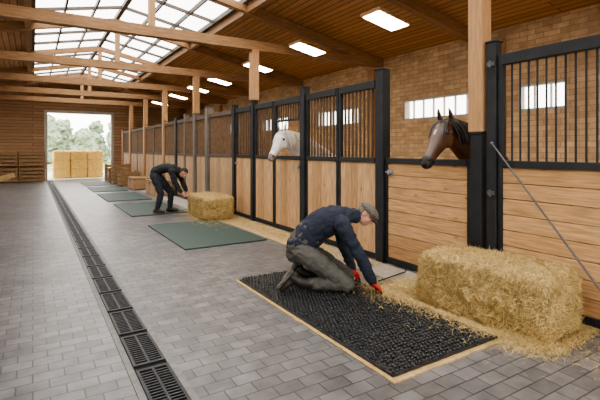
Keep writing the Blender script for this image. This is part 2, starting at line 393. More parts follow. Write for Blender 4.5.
# ------------------------------------------------------------------ stall fronts
def panel(y0, y1, kind, bars, planks, near=False, label="", far=False):
    e = obj("stall_gate", None, loc=(XS, (y0+y1)/2, 0), label=label, category="stall gate", group="horse stall gates")
    L = (y1-y0)/2; w = .03; top = 2.54 if bars else 1.44
    bm = bmesh.new()
    bbox(bm, -w,w,-L,-L+.05,.02,top); bbox(bm, -w,w,L-.05,L,.02,top)
    bbox(bm, -w,w,-L+.05,L-.05,.02,.09); bbox(bm, -w-.01,w+.01,-L+.05,L-.05,1.37,1.44)
    if bars: bbox(bm, -w-.01,w+.01,-L+.05,L-.05,2.43,2.54)
    if kind == 'yoke': bbox(bm, -w,w,-L+.05,L-.05,2.10,2.14)
    obj("frame", to_mesh(bm, "frame", M['farframe' if far else 'dark'], bevel=.004), parent=e)
    bm = bmesh.new()
    if planks == 'h':
        for k in range(8): bbox(bm, -.022,.022,-L+.05,L-.05,.093+k*.16,.093+k*.16+.152)
        obj("boards", to_mesh(bm, "boards", M['boards_h'], bevel=.004), parent=e)
    else:
        n = max(1, round((2*L-.1)/.14)); d = (2*L-.1)/n
        for k in range(n): bbox(bm, -.022,.022,-L+.05+k*d+.002,-L+.05+(k+1)*d-.002,.09,1.37)
        obj("boards", to_mesh(bm, "boards", M['boards_far' if far else 'boards_v'], bevel=.003), parent=e)
    if bars:
        bm = bmesh.new(); n = max(2, int((2*L-.1)/.085)); d = (2*L-.1)/n
        z0 = 2.14 if kind == 'yoke' else 1.44
        for k in range(1, n):
            y = -L+.05+k*d
            if near: cyl(bm, (0,y,z0),(0,y,2.43),.010,8)
            else: bbox(bm, -.012,.012,y-.013,y+.013,z0,2.43)
        obj("grille", to_mesh(bm, "grille", M['dark'] if near else M['barfar' if far else 'bar']), parent=e)
    return e
PH = "pine board stall gate with dark steel frame and upright bars"
PW = "weathered brown board stall gate with upright bars"
panel(0.3, 2.74, '', True, 'h', True, "horizontal pine board stall gate with dark round bars above")
panel(3.07, 4.43, '', False, 'h', True, "half-height horizontal pine board stall door, open above")
panel(4.59, 5.5, '', True, 'v', False, PH); panel(5.52, 6.46, '', True, 'v', False, PH)
panel(6.62, 7.64, 'yoke', True, 'v', False, "pine board stall door with head opening under short bars")
panel(7.66, 8.55, '', True, 'v', False, PH); panel(8.71, 9.6, '', True, 'v', False, PH)
panel(9.76, 11.42, '', True, 'v', False, PW, True)
for a, b in ((11.58,12.52),(12.68,14.52),(14.68,16.12),(16.28,17.8),(17.82,19.32),(19.48,21.0),(21.02,22.52),(22.68,24.58)): panel(a, b, '', True, 'v', False, PW, True)
def spost(y, h, w=.07, m='dark', lab="dark square steel stall post"):
    bm = bmesh.new(); bbox(bm, -w,w,-w,w,0,h); bbox(bm, -w-.012,w+.012,-w-.012,w+.012,h,h+.02)
    obj("stall_post", to_mesh(bm, "sp", M[m], bevel=.006), loc=(XS-.0, y, 0), label=lab, category="post", group="stall posts")
GL = "weathered grey timber stall post"
spost(2.805, 2.68, .055); spost(2.98, 1.72, .068)
for y in (4.51, 6.54): spost(y, 2.66)
for y in (8.63, 9.68): spost(y, 2.62, .06)
spost(11.5, 2.70, .09, 'grey_post', GL); spost(12.6, 2.62, .08, 'grey_post', GL); spost(13.6, 2.66, .06, 'grey_post', GL)
spost(14.6, 2.62, .07)
for y in (16.2, 19.4, 22.6, 24.66): spost(y, 2.62, .085, 'beam_z', "brown timber stall post")
for y in (4.51, 8.85, 13.0, 16.5, 20.6, 24.7):
    bm = bmesh.new()
    for k in range(8): bbox(bm, XS+.1, XW-.15, -.022,.022,.05+k*.16,.05+k*.16+.155)
    obj("stall_partition", to_mesh(bm, "part", M['boards_h']), loc=(0, y+.0, 0), label="pine board partition between two stalls", category="partition", group="stall partitions")
bm = bmesh.new(); bbox(bm, XS+.1, XW-.01, -2, 25, 0.0, .03)
obj("straw_bedding", to_mesh(bm, "bedding", M['straw_floor']), label="straw bedding covering the stall floors", category="straw", kind="stuff")
for y in (4.33, 6.72, 9.5):
    e = obj("door_latch", None, loc=(XS-.035, y, 1.25), label="small steel bolt latch on a stall door", category="latch", group="stall door latches")
    bm = bmesh.new(); bbox(bm, -.008,.002,-.05,.05,-.03,.03); obj("plate", to_mesh(bm, "pl", M['galv'], bevel=.002), parent=e)
    bm = bmesh.new(); cyl(bm, (-.02,-.07,0),(-.02,.07,0),.008); cyl(bm, (-.02,0,0),(-.05,0,-.03),.006); obj("bolt", to_mesh(bm, "bo", M['galv']), parent=e)
for z in (2.45, 1.1):
    bm = bmesh.new(); bbox(bm, -.02,.0,-.04,.04,-.02,.02); cyl(bm, (-.025,0,-.035),(-.025,0,.035),.011)
    obj("hinge", to_mesh(bm, "hi", M['rod']), loc=(XS-.056, 2.80, z), label="steel hinge on the dark stall post", category="hinge", group="stall post hinges")
bm = bmesh.new(); cyl(bm, (4.06,2.77,1.62),(3.98,1.42,.012),.009,10); ell(bm, (4.06,2.77,1.62), .018,.018,.018)
bbox(bm, 3.94,4.02,1.38,1.46,0,.01)
obj("diagonal_brace", to_mesh(bm, "brace", M['rod']), label="thin grey steel brace leaning from the stall post", category="brace")

# ------------------------------------------------------------------ mats
bm = bmesh.new()
N = 60; ring = []
for (xa,ya),(xb,yb) in (((2.035,2.105),(3.265,2.105)),((3.265,2.105),(3.265,4.75)),((3.265,4.75),(2.035,4.75)),((2.035,4.75),(2.035,2.105))):
    for i in range(N):
        t = i/N; x = xa+(xb-xa)*t; y = ya+(yb-ya)*t; j = .012*noise.noise(V((x*7,y*7,1)))+.006*noise.noise(V((x*30,y*30,4)))
        cx, cy = x-2.65, y-3.43; l = math.hypot(cx,cy); ring.append((x+cx/l*j, y+cy/l*j))
vt = [bm.verts.new((x,y,.010)) for x,y in ring]; vb = [bm.verts.new((x,y,0)) for x,y in ring]
bm.faces.new(vt); bm.faces.new(vb[::-1])
for i in range(len(vt)): bm.faces.new((vb[i],vb[(i+1)%len(vt)],vt[(i+1)%len(vt)],vt[i]))
obj("underlay_board", to_mesh(bm, "ul", M['tan']), label="thin sandy underlay under the black rubber mat", category="underlay")
bm = bmesh.new(); MX0,MX1,MY0,MY1 = 2.07,3.23,2.15,4.71
bbox(bm, MX0,MX1,MY0,MY1,.010,.030); bmesh.ops.bevel(bm, geom=bm.edges[:], offset=.004, segments=1, affect='EDGES')
nx, ny = 30, 66
for i in range(nx):
    for j in range(ny):
        x = MX0+.025+(MX1-MX0-.05)*(i+.5*(j%2)*.9)/(nx-.1)+random.uniform(-.005,.005); y = MY0+.025+(MY1-MY0-.05)*j/(ny-1)+random.uniform(-.005,.005)
        h = random.uniform(.040,.050)
        cyl(bm, (x,y,.029),(x,y,h-.004),.0125,7,0,.011); cyl(bm, (x,y,h-.004),(x,y,h),.011,7,0,.006)
obj("rubber_mat", to_mesh(bm, "rm", M['rubber']), label="studded black rubber stall mat being laid on paving", category="mat")
for k, (a, b, x0, x1) in enumerate(((6.6,9.14,2.0,3.42),(10.55,13.2,1.95,3.25),(14.0,16.6,1.9,3.2),(17.4,19.8,1.9,3.1),(20.5,23.0,1.9,3.05))):
    bm = bmesh.new(); bbox(bm, x0,x1,a,b,0,.022)
    obj("floor_mat", to_mesh(bm, "gm", M['green'], bevel=.006), label="flat dark green rubber floor mat on the paving", category="mat", group="green floor mats")

# ------------------------------------------------------------------ straw
def blades(bm, n, fn, lmin=.03, lmax=.12, w=.0016, lift=.45, bias=None):
    for _ in range(n):
        p, nm = fn(); nm = nm.normalized()
        t = nm.orthogonal().normalized(); t.rotate(Matrix.Rotation(random.uniform(0, 6.283), 3, nm))
        if bias:
            bv = V(bias); bv = bv-nm*bv.dot(nm)
            if bv.length > .2: t = (t + bv.normalized()*random.choice((-1,1))*1.3).normalized()
        t = (t + nm*random.uniform(-.15*lift,lift)).normalized(); s = t.cross(nm).normalized()
        L = random.uniform(lmin, lmax)/2; ww = w*random.uniform(.6,1.5); m = p + nm*.004
        bend = nm*random.uniform(-.006,.012)
        a, b, c = m-t*L, m+bend, m+t*L
        vs = [bm.verts.new(q) for q in (a-s*ww, a+s*ww, b+s*ww, b-s*ww, c+s*ww, c-s*ww)]
        mi = random.choice((0,0,1))
        f1 = bm.faces.new((vs[0],vs[1],vs[2],vs[3])); f2 = bm.faces.new((vs[3],vs[2],vs[4],vs[5])); f1.material_index = f2.material_index = mi

def bale_meshes(LX, LY, H, nb, seed, cuts=26, amp=.018, lmax=.11, k=8, foot_n=None, bw=.0017, m='straw', wild=.1):
    bm = bmesh.new(); bmesh.ops.create_cube(bm, size=2); bmesh.ops.subdivide_edges(bm, edges=bm.edges[:], cuts=cuts, use_grid_fill=True)
    off = V((seed*3.1, seed*1.7, 0))
    for v in bm.verts:
        c = v.co.copy(); n = c.normalized()
        r = (abs(c.x)**k+abs(c.y)**k+abs(c.z)**k)**(1/k); c = c/r
        p = V((c.x*LX/2, c.y*LY/2, (c.z+1)*H/2))
        p.x *= 1+.03*math.cos(c.y*math.pi*1.5)
        flake = abs(math.sin(p.y*26+2*noise.noise(p*3)))     # pressed flakes across the length
        d = noise.noise(p*6+off)*amp*1.2 + noise.noise(p*22+off)*amp*.7 + (flake-.6)*amp*.45
        dz = V((n.x, n.y, n.z if p.z > .05 else 0)); p += dz*d
        for ty in (-.22, .22):
            q = abs(c.y*.5 - ty)
            if q < .05: p.x *= 1-.03*(1-q/.05); p.z *= 1-.03*(1-q/.05)
        p.z = max(0, p.z); v.co = p
    bm.normal_update()
    faces = [(f.calc_center_median(), f.normal.copy()) for f in bm.faces if f.calc_center_median().z > .02]
    body = to_mesh(bm, "bale_body", M[m], smooth=True)
    bs = bmesh.new()
    def fn():
        c, n = random.choice(faces); return c + V((random.uniform(-.02,.02), random.uniform(-.02,.02), random.uniform(-.01,.01))), n
    blades(bs, nb, fn, .03, lmax, bw, .5)
    blades(bs, int(nb*wild), fn, .06, lmax*1.4, bw*.8, 1.5)
    def foot():
        a = random.uniform(0, 6.283); r = random.uniform(.95, 1.2)
        x = max(-1, min(1, math.cos(a)*1.4))*LX/2*r; y = max(-1, min(1, math.sin(a)*1.4))*LY/2*r
        return V((x,y,.008)), V((0,0,1))
    blades(bs, foot_n if foot_n is not None else nb//8, foot, .03, lmax, bw)
    sm = to_mesh(bs, "bale_straw", [M['blade'], M['blade2']] if m == 'straw' else [M['blade_b'], M['blade_b']])
    tws = []
    for ty in (-.22, .22):
        bt = bmesh.new(); y = ty*LY; hx = LX/2*.985
        P = [(-hx,y,.02),(-hx,y,H*.9),(-hx*.88,y,H*.99),(hx*.88,y,H*.99),(hx,y,H*.9),(hx,y,.02)]
        for a, b in zip(P[:-1], P[1:]): cyl(bt, a, b, .0035, 6)
        tws.append(to_mesh(bt, "bale_twine", M['twine']))
    return body, sm, tws
def bale(name, ms, loc, rz, label, group=None):
    e = obj(name, None, loc=loc, rz=rz, label=label, category="straw bale", group=group)
    obj("packed_straw", ms[0], parent=e); obj("straw_surface", ms[1], parent=e, kind="stuff")
    for t in ms[2]: obj("twine", t, parent=e)
    return e
bale("straw_bale", bale_meshes(.68,1.26,.53, 38000, 1, 46, .028, .10, k=9, foot_n=3000, bw=.0013, wild=.09), (3.675,2.495,0), math.radians(5), "large golden straw bale resting on paving beside a stall")
bale("straw_bale", bale_meshes(.72,1.35,.52, 6500, 2, 26, k=10), (3.50,9.62,0), math.radians(-2), "straw bale being handled by the bending person")
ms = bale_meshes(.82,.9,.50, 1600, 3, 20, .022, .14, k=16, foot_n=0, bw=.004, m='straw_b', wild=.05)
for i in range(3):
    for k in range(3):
        bale("straw_bale", ms, (1.36+.835*i, 27.4, k*.497), math.radians(((-1,0,1)[(i+k)%3])*.4+(180 if (i+k)%2 else 0)), "golden straw bale, daylight painted into its colour, stacked outside the doorway", "bales stacked outside")
bm = bmesh.new()
def onmat(x, y): return MX0<x<MX1 and MY0<y<MY1
def fl1():
    d = abs(random.gauss(0, .13)); y = random.uniform(1.85, 3.4)+random.gauss(0,.08)
    x = min(3.38 - d + .05, 4.03)
    return V((x,y,(.05 if onmat(x,y) else .010)+max(0,.06-d*.35)*random.random())), V((random.uniform(-.3,.3),random.uniform(-.3,.3),1))
blades(bm, 11000, fl1, .03, .10, .0011)
def fl1b():
    x = 3.52+random.gauss(0,.21); y = 3.38+random.gauss(0,.17); x = min(x, 4.03)
    d = math.hypot(x-3.5, y-3.33)
    return V((x,y,(.05 if onmat(x,y) else .010)+max(0,.07-d*.2)*random.random())), V((random.uniform(-.3,.3),random.uniform(-.3,.3),1))
blades(bm, 10000, fl1b, .03, .10, .0011)
def fl1c():
    x = min(4.02, 3.25+random.gauss(0,.24)); y = 2.9+random.gauss(0,.6)
    return V((x,y,.05 if onmat(x,y) else .010)), V((0,0,1))
blades(bm, 900, fl1c, .02, .07, .0009)
def fl2(): return V((random.uniform(3.3,4.03),random.uniform(1.0,4.6),.010)), V((0,0,1))
blades(bm, 2400, fl2, .02, .08, .0010)
def fl3(): return V((min(4.03,random.gauss(3.85,.13)), random.uniform(4.4,9.4), .012)), V((0,0,1))
blades(bm, 6000, fl3, .02, .08, .002)
def fl4(): return V((random.gauss(3.35,.28), random.gauss(9.5,.7), .026)), V((0,0,1))
blades(bm, 1600, fl4, .03, .1, .0022)
obj("loose_straw", to_mesh(bm, "ls", [M['blade'], M['blade2']]), label="scattered loose straw on the paving and mat edge", category="straw", kind="stuff")
bm = bmesh.new(); bbox(bm, 3.5, 4.06, 5.6, 8.9, 0, .008)
obj("tan_floor_strip", to_mesh(bm, "tfs", M['tan']), label="tan sheet of underlay along the stall doors", category="underlay")
bm = bmesh.new(); bbox(bm, 3.45, 4.06, 8.92, 24.6, 0, .005); bbox(bm, 3.62, 4.06, 3.5, 5.58, 0, .005)
obj("paved_edge_strip", to_mesh(bm, "pes", M['strip']), label="pale concrete strip along the stall gates", category="floor strip")

# ------------------------------------------------------------------ back-of-barn clutter
def crate(loc, sx, sy, sz, rz=0):
    e = obj("wooden_crate", None, loc=loc, rz=rz, label="slatted brown wooden crate standing on the paving", category="crate", group="slatted wooden crates")
    for a in (-1,1):
        for b in (-1,1):
            bm = bmesh.new(); bbox(bm, a*sx/2-.03,a*sx/2+.03,b*sy/2-.03,b*sy/2+.03,0,sz)
            obj("corner_post", to_mesh(bm, "cp", M['crate']), parent=e)
    bm = bmesh.new(); n = max(3, int(sz/.16))
    for k in range(n):
        z0 = .03+k*(sz-.03)/n; z1 = z0+(sz-.03)/n*.68
        for b in (-1,1):
            bbox(bm, -sx/2,sx/2,b*(sy/2+.04)-.01,b*(sy/2+.04)+.01,z0,z1)
            bbox(bm, b*(sx/2+.04)-.01,b*(sx/2+.04)+.01,-sy/2,sy/2,z0,z1)
    obj("slats", to_mesh(bm, "sl", M['crate']), parent=e)
    bm = bmesh.new(); bbox(bm, -sx/2+.03,sx/2-.03,-sy/2+.03,sy/2-.03,.04,.07); obj("bottom_board", to_mesh(bm, "bb", M['crate']), parent=e)
def chest(loc, sx, sy, sz):
    e = obj("storage_chest", None, loc=loc, label="plain brown timber feed chest beside the stall gates", category="chest", group="timber feed chests")
    bm = bmesh.new(); bbox(bm, -sx/2,sx/2,-sy/2,sy/2,.04,sz-.04)
    for a in (-1,1): bbox(bm, a*(sx/2-.06)-.04,a*(sx/2-.06)+.04,-sy/2,sy/2,0,.04)
    obj("body", to_mesh(bm, "cb", M['boards_far'], bevel=.004), parent=e)
    bm = bmesh.new(); bbox(bm, -sx/2-.03,sx/2+.02,-sy/2-.03,sy/2+.03,sz-.04,sz); obj("lid", to_mesh(bm, "cl", M['crate'], bevel=.006), parent=e)
    bm = bmesh.new(); cyl(bm, (-sx/2-.02,-.08,sz-.12),(-sx/2-.02,.08,sz-.12),.012); obj("handle", to_mesh(bm, "ch", M['dark']), parent=e)
for i in range(2):
    for k in range(2): crate((-1.15+i*1.12, 25.1, k*.76), 1.0, .7, .74)
crate((-2.3,25.1,0),1.0,.7,.74)
crate((3.45,23.6,.006),.62,.5,.85); crate((3.45,22.5,.006),.62,.5,.60); crate((3.45,21.3,.006),.62,.6,.92)
crate((3.55,19.9,.006),.7,.7,.62)
chest((3.66,18.1,.006),.72,1.2,.46); chest((3.72,15.4,.006),.56,1.3,.50)
bm = bmesh.new(); bbox(bm, -.6,.6,-.02,.02,0,.22)
o = obj("loose_plank", to_mesh(bm, "lp", M['tan'], bevel=.004), loc=(-1.2,22.3,.19), label="pale plank leaning on a small timber block", category="plank"); o.rotation_euler = (0, math.radians(-18), .1)
bm = bmesh.new(); bbox(bm, -.3,.3,-.15,.15,0,.2)
obj("timber_block", to_mesh(bm, "tb", M['crate'], bevel=.005), loc=(-1.5,22.3,0), label="small timber block on the paving", category="block")
bm = bmesh.new(); cyl(bm, (3.36,3.72,.055),(3.98,3.92,.02),.008,8); cyl(bm, (3.98,3.92,.02),(4.02,3.93,.06),.008,8)
obj("pry_bar", to_mesh(bm, "pb", M['dark']), label="thin dark steel pry bar lying on the paving", category="tool")

# ------------------------------------------------------------------ people
def hand(bm, w, d, pn, th, R=1.0, curl=.5):
    w, d, pn, th = V(w), V(d).normalized(), V(pn).normalized(), V(th).normalized()
    pn = (pn-d*pn.dot(d)).normalized(); th = (th-d*th.dot(d)-pn*th.dot(pn)).normalized()
    k = w+d*.088
    loft(bm, [(*(w-d*.02),.027*R,.020*R),(*(w+d*.03),.036*R,.017*R),(*k,.041*R,.014*R)], side=th, n=12, sub=3)
    for i, (o, L) in enumerate(((.030,.074),(.010,.083),(-.011,.077),(-.031,.060))):
        p = k+th*o*R-d*.008; a = curl*.5; pts = [(*p,.0098*min(R,1.15))]
        for s, f in enumerate((.45,.32,.23)):
            dd = d*math.cos(a)+pn*math.sin(a)+th*o*2.5; p = p+dd*L*f; pts.append((*p,(.0095-.0007*(s+1))*min(R,1.15))); a += curl*(.9+.1*i)
        loft(bm, pts, side=th, n=8, sub=2)
    p = w+d*.022+th*.026*R; dd = (d*.6+th*.7+pn*.35).normalized()
    p2 = p+dd*.040; p3 = p2+(d*.85+th*.25+pn*.4).normalized()*.030; p4 = p3+(d*.8+pn*.5).normalized()*.022
    loft(bm, [(*p,.014*R),(*p2,.0115*R),(*p3,.0105*R),(*p4,.009*R)], side=pn, n=8, sub=2)

def head_frame(c, f, u):
    f = V(f).normalized(); u = V(u); u = (u-f*u.dot(f)).normalized(); s = u.cross(f)
    R = Matrix((f, s, u)).transposed()
    return Matrix.Translation(V(c)) @ R.to_4x4()

def add_head(bm, H, neck):
    R3 = H.to_3x3()
    def E(x,y,z,a,b,c): ell(bm, H @ V((x,y,z)), a,b,c, R3)
    E(-.008,0,.025,.096,.076,.092); E(.026,0,-.035,.066,.060,.078); E(.052,0,-.088,.030,.034,.026)
    E(.082,0,.022,.016,.045,.014); E(.080,0,-.060,.016,.027,.010); E(.078,0,-.072,.014,.024,.009)
    for s in (-1,1):
        E(.065,s*.038,-.022,.025,.02,.022); E(-.012,s*.079,-.008,.019,.009,.031)
    a = H @ V((.086,0,.012)); b = H @ V((.112,0,-.030))
    loft(bm, [(*a,.008),(*b,.014)], side=R3 @ V((0,1,0)), n=8, sub=3)
    for s in (-1,1): E(.098,s*.010,-.034,.010,.009,.008)
    loft(bm, [(*neck,.060,.062),(*(H @ V((-.02,0,-.06))),.054,.058)], side=R3 @ V((0,1,0)), n=12)

def person(name, label, loc, rz, J, mats, gloves, cap, hairm, bulk=1.0, shin=1.0):
    e = obj(name, None, loc=loc, rz=rz, label=label, category="person")
    H = head_frame(J['head'], J['hf'], J['hu'])
    S = J['spine']; B = bulk
    bm = bmesh.new()
    loft(bm, [(x,0,z,a-.035,b-.035) for x,z,a,b in S], n=18)
    for k in ('R','L'):
        sh, el, wr, hd = J['arm'+k]
        loft(bm, [(*sh,.046),(*V(sh).lerp(V(el),.5),.042),(*el,.036)], n=10); loft(bm, [(*el,.037),(*V(el).lerp(V(wr),.35),.037),(*wr,.026)], n=10)
        if not gloves: hand(bm, wr, hd[0], hd[1], hd[2], 1.0, hd[3])
        hp, kn, an, he, to = J['leg'+k]
        loft(bm, [(*hp,.075),(*kn,.044)], n=10); loft(bm, [(*kn,.044),(*V(kn).lerp(V(an),.35),.042),(*an,.034)], n=10)
        loft(bm, [(*he,.028),(*to,.028)], n=8)
    add_head(bm, H, J['neck'])
    obj("body", remesh(bm, "body", M['skin'], .006, 2), parent=e)
    bm = bmesh.new()
    loft(bm, [(x,0,z,a,b) for x,z,a,b in S[J['jstart']:]], n=22)
    for k in ('R','L'):
        sh, el, wr, hd = J['arm'+k]; sg = 1 if sh[1] > 0 else -1
        inn = V(sh)-V((0.0,sg*.09,0)); w2 = V(el).lerp(V(wr), .93)
        loft(bm, [(*inn,.090*B),(*sh,.084*B),(*V(sh).lerp(V(el),.5),.070*B),(*el,.062*B)], side=(1,0,0), n=14)
        loft(bm, [(*el,.063*B),(*V(el).lerp(V(wr),.4),.060*B),(*V(el).lerp(V(wr),.8),.050*B),(*w2,.040)], n=14)
    n1 = V(J['neck']); n2 = n1.lerp(H @ V((-.02,0,-.06)), .45)
    loft(bm, [(*n1,.082,.082),(*n2,.072,.074)], n=14)
    obj("jacket", remesh(bm, "jacket", M[mats[0]], .009, 4, .011*B, 5.5), parent=e)
    bm = bmesh.new()
    loft(bm, [(x,0,z,a-.006,b-.004) for x,z,a,b in S[:J['jstart']+2]], n=20)
    for k in ('R','L'):
        hp, kn, an, he, to = J['leg'+k]
        loft(bm, [(*hp,.112*B),(*V(hp).lerp(V(kn),.5),.096*B),(*kn,.078*B)], n=14)
        loft(bm, [(*kn,.074*B*shin),(*V(kn).lerp(V(an),.4),.074*B*shin),(*V(kn).lerp(V(an),.80),.066*B*shin)], n=14)
    obj("trousers", remesh(bm, "trousers", M[mats[1]], .009, 3, .0095*B, 7), parent=e)
    for k in ('R','L'):
        hp, kn, an, he, to = [V(q) for q in J['leg'+k]]
        d = (to-he).normalized(); up = (an-he); up = (up-d*up.dot(d)).normalized()
        sd = d.cross(up)
        bm = bmesh.new()
        loft(bm, [(*(he+up*.018),.047,.046),(*(he.lerp(to,.35)+up*.020),.047,.055),(*(he.lerp(to,.7)+up*.010),.056,.046),(*(to+up*.004),.050,.038)], side=sd, n=14)
        loft(bm, [(*(he.lerp(to,.18)+up*.01),.052,.056),(*an,.055),(*(an.lerp(kn,.24)),.060)], side=sd, n=14)
        b = obj("boot", remesh(bm, "boot", M['boot'], .006, 1), parent=e)
        bm = bmesh.new(); rows = []
        for t in (-.15,-.04,.25,.30,.45,.7,.9,1.08,1.18):
            w = .050+.011*math.sin(max(0,t)*math.pi) if t < .9 else .048
            if t < -.1 or t > 1.1: w = .030
            hh = .034 if t < .28 else .020
            c = he.lerp(to, t)-up*.026
            rows.append([bm.verts.new(c+sd*w*s-up*q) for q in (0,hh) for s in (-1,1)])
        for A, Bq in zip(rows[:-1], rows[1:]):
            for i, j in ((0,1),(1,3),(3,2),(2,0)): bm.faces.new((A[i],A[j],Bq[j],Bq[i]))
        bm.faces.new([rows[0][i] for i in (0,1,3,2)]); bm.faces.new([rows[-1][i] for i in (0,1,3,2)])
        obj("sole", to_mesh(bm, "sole", M['sole']), parent=b)
    if gloves:
        for k in ('R','L'):
            sh, el, wr, hd = J['arm'+k]; bm = bmesh.new()
            hand(bm, wr, hd[0], hd[1], hd[2], 1.36, hd[3])
            c = V(wr).lerp(V(el), .14); loft(bm, [(*c,.045),(*wr,.040)], n=10)
            me = remesh(bm, "glove", M['red'], .0045, 2); me.materials.append(M['rubber'])
            dv = V(hd[0]).normalized(); pv = V(hd[1]).normalized()
            for p in me.polygons:
                if (p.center-V(wr)).dot(dv) > .105 or p.normal.dot(pv) > .5: p.material_index = 1
            obj("glove", me, parent=e, label="red knitted work glove with black palm")
    for s in (-1,1):
        bm = bmesh.new(); ell(bm, (0,0,0), .012,.012,.012, None, 16)
        for f in bm.faces:
            if f.calc_center_median().x > .0095: f.material_index = 1
        bmesh.ops.transform(bm, matrix=H @ Matrix.Translation((.078,s*.031,.004)), verts=bm.verts[:])
        obj("eye", to_mesh(bm, "eye", [M['eye_w'], M['eye_d']], smooth=True), parent=e)
    bm = bmesh.new(); ell(bm, (-.014,0,.024), .100,.083,.098, None, 32)
    kill = [v for v in bm.verts if (v.co.x > (.03 if v.co.z > .05 else -.02)) and v.co.z < .085 or v.co.z < -.045]
    bmesh.ops.delete(bm, geom=kill, context='VERTS')
    for v in bm.verts: v.co += v.co.normalized()*noise.noise(v.co*45)*.004
    bmesh.ops.solidify(bm, geom=bm.faces[:], thickness=.006)
    bmesh.ops.transform(bm, matrix=H, verts=bm.verts[:])
    obj("hair", to_mesh(bm, "hair", M[hairm], smooth=True), parent=e)
    if cap:
        bm = bmesh.new(); ell(bm, (.004,0,.034), .136,.116,.090, None, 32)
        bmesh.ops.delete(bm, geom=[v for v in bm.verts if v.co.z < .026], context='VERTS')
        for v in bm.verts:
            v.co += v.co.normalized()*noise.noise(v.co*18)*.007
            if v.co.z < .05: v.co.x *= .86; v.co.y *= .88
        bmesh.ops.solidify(bm, geom=bm.faces[:], thickness=.004)
        rows = []
        for i in range(13):
            a = math.radians(-60+120*i/12); row = []
            for j in range(5):
                t = j/4; r = .105+.080*t*math.cos(a*.9)
                row.append(bm.verts.new((math.cos(a)*r*1.02, math.sin(a)*(.096+.010*t), .042-.026*t*t-.012*abs(math.sin(a)))))
            rows.append(row)
        fs = []
        for A, Bq in zip(rows[:-1], rows[1:]):
            for j in range(4): fs.append(bm.faces.new((A[j],A[j+1],Bq[j+1],Bq[j])))
        bmesh.ops.solidify(bm, geom=fs, thickness=.007)
        ell(bm, (.0,0,.124), .009,.009,.004, None, 10)
        bmesh.ops.transform(bm, matrix=H, verts=bm.verts[:])
        obj("cap", to_mesh(bm, "cap", M['cap'], smooth=True), parent=e, label="grey-brown flat tweed cap with brim")
    return e

J1 = dict(spine=[(-.30,.43,.165,.14),(-.265,.50,.19,.16),(-.15,.64,.195,.165),(-.01,.745,.21,.165),(.13,.80,.205,.145),(.23,.825,.13,.10)],
    jstart=1, neck=(.30,0,.825), head=(.45,0,.835), hf=(.66,-.34,-.66), hu=(.7,.1,.7),
    armR=((.17,-.215,.755),(.34,-.30,.46),(.49,-.255,.155),((.62,.0,-.55),(-.45,0,-.7),(.2,1,0),.45)),
    armL=((.17,.215,.755),(.22,.32,.45),(.34,.24,.155),((.55,0,-.6),(-.5,0,-.6),(.2,-1,0),.45)),
    legR=((-.245,-.115,.455),(.22,-.19,.125),(-.25,-.17,.135),(-.345,-.17,.225),(-.47,-.18,.085)),
    legL=((-.245,.115,.455),(.26,.17,.125),(-.20,.15,.135),(-.295,.15,.225),(-.42,.16,.085)))
person("person", "person kneeling in navy sweatshirt, grey trousers, cap and red gloves", (2.745,3.91,.0), math.radians(-31.75), J1, ('navy','trouser'), True, True, 'hair_grey', 1.06, .85)
J2 = dict(spine=[(-.24,.93,.145,.125),(-.20,1.02,.16,.135),(-.06,1.09,.155,.12),(.09,1.11,.175,.12),(.22,1.09,.18,.11),(.30,1.07,.11,.08)],
    jstart=1, neck=(.35,0,1.06), head=(.48,0,1.00), hf=(.45,0,-.89), hu=(.88,0,.45),
    armR=((.26,-.185,1.03),(.36,-.23,.76),(.50,-.17,.53),((.75,0,-.6),(0,1,0),(.7,0,.7),.5)),
    armL=((.26,.185,1.03),(.36,.23,.76),(.50,.17,.53),((.75,0,-.6),(0,-1,0),(.7,0,.7),.5)),
    legR=((-.20,-.09,.90),(-.04,-.11,.50),(-.14,-.12,.11),(-.19,-.12,.060),(.03,-.14,.060)),
    legL=((-.20,.09,.90),(.12,.11,.50),(.08,.12,.11),(.03,.12,.060),(.25,.14,.060)))
person("person", "person bending forward in black top and dark jeans over a bale", (2.74,10.72,0), math.radians(-38), J2, ('black_fab','jean'), False, False, 'hair_dark', 1.0)

